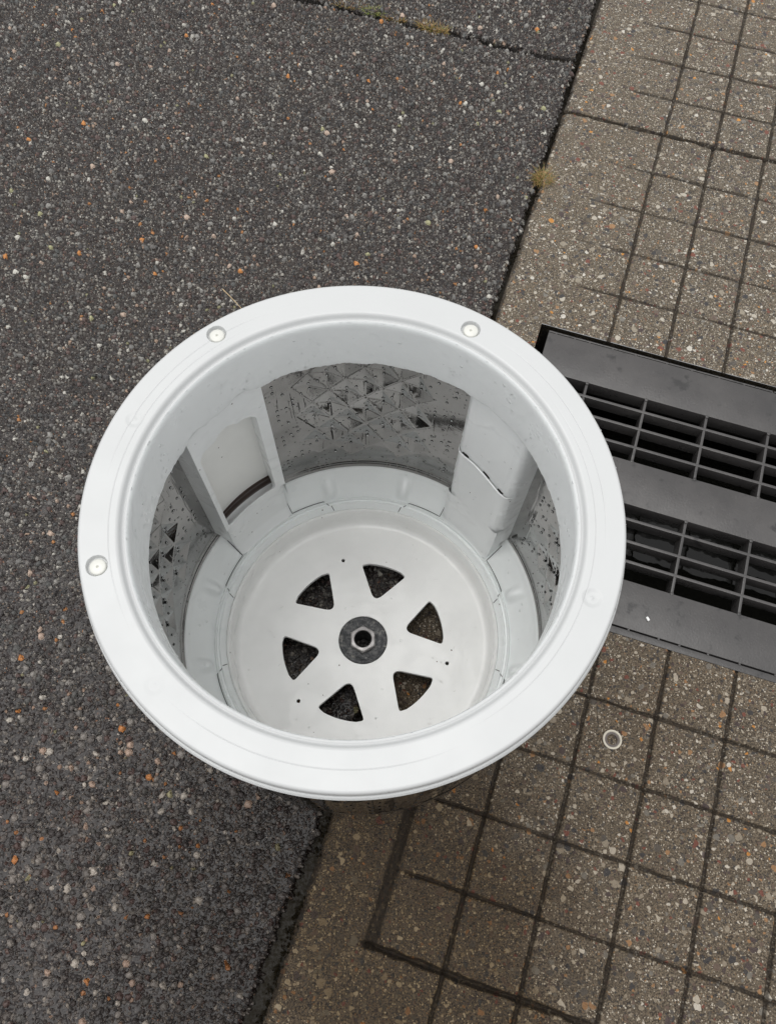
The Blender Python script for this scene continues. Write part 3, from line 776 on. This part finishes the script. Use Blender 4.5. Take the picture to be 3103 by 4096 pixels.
def seam(parent, pts, w=.0010):
    """narrow dark strip painting the shade of the gap around the foot; pts = (deg, r, z)"""
    V = []; F = []
    P3 = []
    for p, q in zip(pts, pts[1:]):
        n = 8
        for k in range(n): s = k/n; P3.append(Vector(cyl(p[0]+(q[0]-p[0])*s, p[1]+(q[1]-p[1])*s, p[2]+(q[2]-p[2])*s)))
    P3.append(Vector(cyl(*pts[-1])))
    for i, p in enumerate(P3):
        d = (P3[min(i+1, len(P3)-1)]-P3[max(i-1, 0)]).normalized()
        out = Vector((-p.x, -p.y, 0)).normalized()*.6+Vector((0, 0, .8))
        s = d.cross(out).normalized()*w
        for e in (-.5, .5): V.append(p+s*e+out*.0009)
    for i in range(len(P3)-1): F.append((2*i, 2*i+1, 2*i+3, 2*i+2))
    return link("seam_shade_strip", mesh(V, F), M_seam, parent, 180)
def cone_z(r): return np.interp(r, [.1870, .1905, .1925, .1955, .1990, .203, .208, .218, .2285, .2325], [.087, .092, .0968, .095, .0978, .0962, .1010, .1125, .1265, .134])
def toe(parent, c):
    """seam shade strips outlining the lip either side of the foot"""
    for sg in (-1, 1):
        L = [(13., .2262), (13.3, .2035), (20., .2032), (27., .2028), (28.8, .1955), (29.8, .1935), (30.6, .1880)]
        seam(parent, [(c+sg*a, r, float(cone_z(r))) for a, r in L])
M_strip = M_brown
def plain_panel(c):
    p = empty("panel_root"); return p

def build_panel(c, kind):
    """lint/water guide panel standing on the steel wall"""
    hw = 14.0 if kind == 'window' else 12.6
    rf = .2100 if kind == 'window' else .2070
    V = []; F = []
    zs = dens([(0, .478), (0, .185)], .006)
    if kind == 'window':
        # front frame: polygon with window opening in (deg, z), mapped on the cylinder
        z0, z1 = .187, .478
        def loop_dense(L, st=1.2):
            out = []
            for i in range(len(L)):
                p, q = L[i], L[(i+1) % len(L)]; n = max(1, int(max(abs(q[0]-p[0])/st, abs(q[1]-p[1])/.01)))
                for k in range(n): out.append((p[0]+(q[0]-p[0])*k/n, p[1]+(q[1]-p[1])*k/n))
            return out
        sc = 1000.
        outerL = loop_dense([(-hw, z0-.001), (hw, z0-.001), (hw, z1), (-hw, z1)])
        wl = [(-10.2, .1935), (-9.8, .1905), (-9.0, .1895), (11.2, .1895), (12.0, .1905), (12.2, .194), (12.2, .3800), (11.9, .384), (10.2, .3915), (7.5, .3925), (5.5, .3915), (4.4, .3935), (3.4, .3975), (1.4, .4010), (-1.0, .4005), (-2.4, .3980), (-3.2, .3935), (-4.4, .3915), (-5.2, .3935), (-6.8, .3925), (-8.6, .3890), (-9.8, .3840), (-10.2, .380)]
        win = loop_dense(wl, 1.)
        # delaunay in metric-ish plane
        fx = rf*pi/180
        pts = [Vector((x*fx, z)) for x, z in outerL+win]; no = len(outerL); nw = len(win)
        ed = [(i, (i+1) % no) for i in range(no)]+[(no+i, no+(i+1) % nw) for i in range(nw)]
        vs_, es_, fs_, *_r = delaunay_2d_cdt(pts, ed, [], 0, 1e-7)
        def ins(p, loop):
            cc = False; n = len(loop)
            for i in range(n):
                a, b = loop[i], loop[(i+1) % n]
                if (a[1] > p[1]) != (b[1] > p[1]) and p[0] < (b[0]-a[0])*(p[1]-a[1])/(b[1]-a[1])+a[0]: cc = not cc
            return cc
        wm = [(x*fx, z) for x, z in win]
        V = [cyl(c+v_.x/fx, rf, v_.y) for v_ in vs_]
        for f in fs_:
            ce = sum((vs_[i] for i in f), Vector((0, 0)))/len(f)
            if not ins(ce, wm): F.append(tuple(f))
        # opening reveal going back
        b = len(V)
        for (dr, dzs) in ((0, 0), (.0016, -.0006), (.0195, -.0012)):
            for x, z in win:
                V.append(cyl(c+x*(1 if dr == 0 else .985), rf+(dr if z > .1965 else min(dr, .0022+(z-.1895)/.007*.017)), z+(dzs if z < .3 else -dzs)))
        for q in range(2):
            for i in range(nw): F.append((b+q*nw+i, b+q*nw+(i+1) % nw, b+(q+1)*nw+(i+1) % nw, b+(q+1)*nw+i))
        # outer sides
        for sg in (-1, 1):
            b = len(V)
            for (r, z) in ((rf, z1), (.2362, z1), (rf, .15), (.2362, .15)): V.append(cyl(c+sg*hw*(1.03 if r > .22 else 1), r, z))
            F.append((b, b+1, b+3, b+2))
        name = "filter_panel"
        root = link(name, mesh(V, F), M_panel, drum, 40)
        root['label'] = "open framed panel with cream filter recess"
        # back plate
        Vb = []; Fb = []; n = 16
        zsb = [.1925, .200, .25, .32, .42]
        for z in zsb:
            for j in range(n+1): x = -12.8+25.6*j/n; Vb.append(cyl(c+x, .2290, z+(.0035*(1-(x/12.8)**2) if z < .195 else 0)))
        for k in range(len(zsb)-1):
            for j in range(n): q = k*(n+1)+j; Fb.append((q, q+1, q+n+2, q+n+1))
        link("filter_backplate", mesh(Vb, Fb), M_cream, root, 60)
        Vb = []; Fb = []
        prs = [(.2340, .205), (.2340, .187), (.2312, .1850), (.2312, .179), (.2338, .177), (.2340, .170), (.2325, .168), (.2325, .164), (.2340, .1560)]
        for (r, z) in prs:
            for j in range(n+1): x = -12.8+25.6*j/n; Vb.append(cyl(c+x, r, z))
        for k in range(len(prs)-1):
            for j in range(n): q = k*(n+1)+j; Fb.append((q, q+1, q+n+2, q+n+1))
        link("residue_gap", mesh(Vb, Fb), M_brown, root, 60)
        Vb = []; Fb = []
        prs = [(.2335, .1590), (.2290, .1575), (.2180, .1585), (.2112, .1620)]
        for (r, z) in prs:
            for j in range(n+1): x = -12.6+25.2*j/n; Vb.append(cyl(c+x, r, z))
        for k in range(len(prs)-1):
            for j in range(n): q = k*(n+1)+j; Fb.append((q, q+1, q+n+2, q+n+1))
        link("window_sill", mesh(Vb, Fb), M_panel, root, 60)
    else:
        # rounded box section; upper cover overlaps lower with a wavy lip
        name = "guide_panel"
        def wavez(x): # x -1..1  (+1 = larger angle)
            return .2985+.0045*sin(x*2.6+.3)+.003*x
        def section(x, ext):   # x in -1..1 across
            e = max(0, abs(x)-.70)/.30
            r = rf+ext+.0015*x*x; deg = hw*x
            if e > 0: r = rf+ext+.0015+.0355*(1-sqrt(max(0, 1-min(1, e)**2.4))); deg = (1 if x > 0 else -1)*hw*(.70+.30*(1-max(0, 1-e)**1.6))
            return deg, min(r, .2430)
        n = 56
        def skin(zlist, ext, low=None, high=None):
            V = []; F = []
            for z in zlist:
                for j in range(n+1):
                    x = -1+2*j/n; dg, r = section(x, ext)
                    zz = z
                    if low is not None: zz = max(z, 0) if z > low else wavez(x)-.001
                    if high is not None: zz = z if z < high else wavez(x)-.0005+.004
                    # side bosses
                    k = 0
                    for zb_ in (.340, .322, .262, .246): k += math.exp(-((zz-zb_)/.0035)**2)
                    if abs(x) > .8 and abs(x) < .99: r = r-.0022*k*math.exp(-((abs(x)-.9)/.06)**2)
                    V.append(cyl(c+dg, r, zz))
            m_ = len(zlist)
            for k in range(m_-1):
                for j in range(n): q = k*(n+1)+j; F.append((q, q+1, q+n+2, q+n+1))
            return V, F
        zl = list(np.arange(.478, .276, -.0025))
        V, F = skin(zl, 0.)
        root = link(name, mesh(V, F), M_panel, drum, 45)
        root['label'] = "smooth closed panel in two overlapping pieces"
        zl = [.33]+list(np.arange(.288, .134, -.0025))
        V, F = skin(zl, -.0030, high=.32)
        link("lower_cover", mesh(V, F), M_panel, root, 45)
        V = []; F = []                      # rolled top edge of the lower cover
        for j in range(n+1):
            x = -1+2*j/n; dg, r = section(x, -.0030)
            for (dr, dz) in ((0., .0030), (-.0009, .0034), (-.0012, .0046), (-.0004, .0056), (.0008, .0054), (.0012, .0040)): V.append(cyl(c+dg, r+dr, wavez(x)+dz))
        for j in range(n):
            for q in range(5): b = j*6+q; F.append((b, b+6, b+7, b+1))
        link("cover_lip", mesh(V, F), M_panel, root, 60)
        for (xa, xb, am) in ((-.72, -.54, .6), (-.20, .04, .3), (.56, .76, .8)):  # dark patches on the cover that paint the shade of the slits
            V = []; F = []
            for j in range(11):
                x = xa+(xb-xa)*j/10; dg, r = section(x, 0.); w = .0028*am*sin(pi*j/10)
                V.append(cyl(c+dg, r-.0004, wavez(x)+.0062+w)); V.append(cyl(c+dg, r-.0012, wavez(x)+.0040))
            for j in range(10): F.append((2*j, 2*j+1, 2*j+3, 2*j+2))
            link("cover_slit_shade", mesh(V, F), M_dark, root, 180)
    panel_foot(root, c, 13. if kind == 'window' else 12.4, rf+(.0004 if kind == 'window' else -.0026))
    toe(root, c)
    return root
for c_, k_ in ((135, 'window'), (45, 'plain'), (225, 'plain'), (315, 'window')):
    build_panel(c_, k_)

# ---- water drops lying on the plastic and the steel
random.seed(21)
for _ in range(700):     # steel
    s = random.choice((0, 90, 180, 90)); a = rad(s+random.uniform(-29, 29)); z = random.uniform(.155, .44)
    p, nrm, tx = surf_pt(a, z, .0001); r = random.choice((.0004, .0006, .0008, .0012))*random.uniform(.8, 1.2)
    dome(Vd, Fd, p, nrm, tx, r, r*.5, 2, 8, random.uniform(1, 1.25))
for _ in range(330):     # neck
    a = random.uniform(0, 2*pi); z = .461+abs(random.gauss(0, .018)) if random.random() < .5 else random.uniform(.462, .515)
    if z > .515: continue
    nrm = Vector((-cos(a), -sin(a), 0)); r = random.uniform(.0004, .0013)
    dome(Vd, Fd, Vector((.1965*cos(a), .1965*sin(a), z)), nrm, Vector((-sin(a), cos(a), 0)), r, r*.6, 2, 8, random.uniform(.9, 1.7))
for _ in range(150):     # hanging beads on the outer and inner rim edge
    a = random.uniform(0, 2*pi); r = random.uniform(.0004, .0011)
    if random.random() < .4:
        nrm = Vector((cos(a), sin(a), .4)).normalized(); c = Vector((.2386*cos(a), .2386*sin(a), .5335))
    else:
        nrm = Vector((-cos(a), -sin(a), .3)).normalized(); c = Vector((.1980*cos(a), .1980*sin(a), .5298))
    dome(Vd, Fd, c, nrm, Vector((-sin(a), cos(a), 0)), r, r*.6, 2, 8, 1.)
for _ in range(160):     # floor
    a = random.uniform(0, 2*pi); R_ = sqrt(random.uniform(.04**2, .168**2)); r = random.uniform(.0005, .0014)
    dg = (math.degrees(a)-15.2+30) % 60-30
    if .05 < R_ < .12 and abs(dg) < 24: continue
    dome(Vd, Fd, Vector((R_*cos(a), R_*sin(a), .0501)), Vector((0, 0, 1)), Vector((1, 0, 0)), r, r*.35, 2, 8, 1.)
tag(link("water_drops", mesh(Vd, Fd), M_water, drum, 180), "clear water drops clinging to the wet surfaces", kind='stuff')

# ------------------------------------------------------------------ little things on the ground
def torus_ring(name, c, profile, m, parent=None, n=48):
    V = []; F = []
    for (r, z) in profile:
        for j in range(n): V.append((c[0]+r*cos(j*2*pi/n), c[1]+r*sin(j*2*pi/n), c[2]+z))
    k = len(profile)
    for i in range(k-1):
        for j in range(n): F.append((i*n+j, i*n+(j+1) % n, (i+1)*n+(j+1) % n, (i+1)*n+j))
    return link(name, mesh(V, F), m, parent, 40)
rc = gp(1.45, -1.47, .0012)
ring = torus_ring("washer_ring", rc, [(.0135, 0), (.0136, .0014), (.0131, .0020), (.0121, .0022), (.0112, .0020), (.0107, .0012), (.0104, .0003)], simple("cream_washer", (.50, .46, .38), .45))
tag(ring, "small cream plastic ring washer lying on a paving slab", "washer")
torus_ring("washer_core", rc, [(.0104, .0002), (.0090, .0003), (.0088, .0012), (.0084, .0013), (.0081, .0005), (.0074, .0002)], simple("grey_washer_core", (.13, .11, .10), .5), ring)
bm = bmesh.new()
c_ = Vector(gp(1.60, -3.38, ZG+.0016))
bmesh.ops.create_cube(bm, size=1, matrix=Matrix.Translation(c_) @ Matrix.Rotation(rad(25), 4, 'Z') @ Matrix.Diagonal((.0042, .0066, .0028, 1)))
bmesh.ops.bevel(bm, geom=list(bm.edges), offset=.0007, segments=2, affect='EDGES')
for v_ in bm.verts: v_.co += Vector((random.gauss(0, .0002), random.gauss(0, .0002), 0))
tag(link("paint_chip", fin(bm), simple("white_chip", (.75, .75, .74), .5), None, 60), "tiny white chip lying on the near band of the drain grate", "chip")
def tuft(loc, n, spread, h, cols, label, elong=(1, 1)):
    V = []; F = []
    for i in range(n):
        a = random.uniform(0, 2*pi); rr = spread*sqrt(random.random())
        bx, by = rr*cos(a)*elong[0], rr*sin(a)*elong[1]; bx, by = bx*CC-by*SS, bx*SS+by*CC
        L = h*random.uniform(.4, 1.1); lean = random.uniform(.3, 1.3); w = random.uniform(.0004, .0009); az = a+random.gauss(0, .9)
        b = len(V)
        for k in range(5):
            s = k/4; x = bx+L*lean*s*s*cos(az); y = by+L*lean*s*s*sin(az); z = L*(s-.35*s*s)/(1+.4*lean)-.003
            ww = w*(1-s*.92); px, py = -sin(az)*ww, cos(az)*ww
            V += [(x-px, y-py, z), (x+px, y+py, z)]
            if k: q = b+2*k; F.append((q-2, q-1, q+1, q))
    me = mesh(V, F)
    t = NT("tuft_grass"); g = t.n('ShaderNodeObjectInfo'); nn = t.noise(obj_co(t), 260, 2, .6).outputs[0]
    t.P(Base_Color=t.ramp(nn, cols, 'LINEAR'), Roughness=.5)
    o = link("grass_tuft", me, t.m, None, 180); o.location = loc
    tag(o, label, "grass tuft", "grass tufts in the cracks"); return o
straw = [(0.3, (.07, .11, .02)), (.44, (.17, .17, .04)), (.54, (.30, .15, .05)), (.7, (.36, .26, .12))]
green = [(0.3, (.09, .15, .02)), (.5, (.20, .24, .04)), (.7, (.40, .34, .14))]
random.seed(31)
tuft(gp(-1.98, -11.28, -.002), 260, .015, .026, straw, "straw orange grass tuft between the asphalt and the paving")
tuft(gp(-5.15, -14.58, -.002), 240, .017, .020, straw, "yellow green grass tuft midway along the asphalt crack", (2.0, .6))
tuft(gp(-6.02, -14.60, -.002), 140, .014, .013, straw, "flat dry brown grass tuft in the asphalt crack", (2.0, .6))
tuft(gp(-6.5, -14.66, -.002), 160, .012, .017, green, "green grass tuft left of the dry one in the asphalt crack", (1.6, .6))
tuft(gp(-7.05, -14.7, -.002), 160, .017, .015, straw, "leftmost faded orange grass tuft at the end of the asphalt crack", (2.0, .7))
# straw
V = []; F = []
a0 = Vector(gp(-6.75, -6.95, .004)); a1 = Vector(gp(-6.05, -6.5, .009)); n = 7
dr = (a1-a0).normalized(); sx_ = dr.cross(Vector((0, 0, 1))); sy_ = dr.cross(sx_)
for i in range(n):
    s = i/(n-1); p = a0.lerp(a1, s)+Vector((0, 0, .003*sin(pi*s))); r = .0009*(1-.5*s)
    for j in range(6): V.append(p+(sx_*cos(j*pi/3)+sy_*sin(j*pi/3))*r)
for i in range(n-1):
    for j in range(6): F.append((i*6+j, i*6+(j+1) % 6, (i+1)*6+(j+1) % 6, (i+1)*6+j))
tag(link("straw_stalk", mesh(V, F), simple("dry_straw", (.45, .34, .2), .6), None, 180), "thin dry straw stalk lying on asphalt behind the drum", "straw")
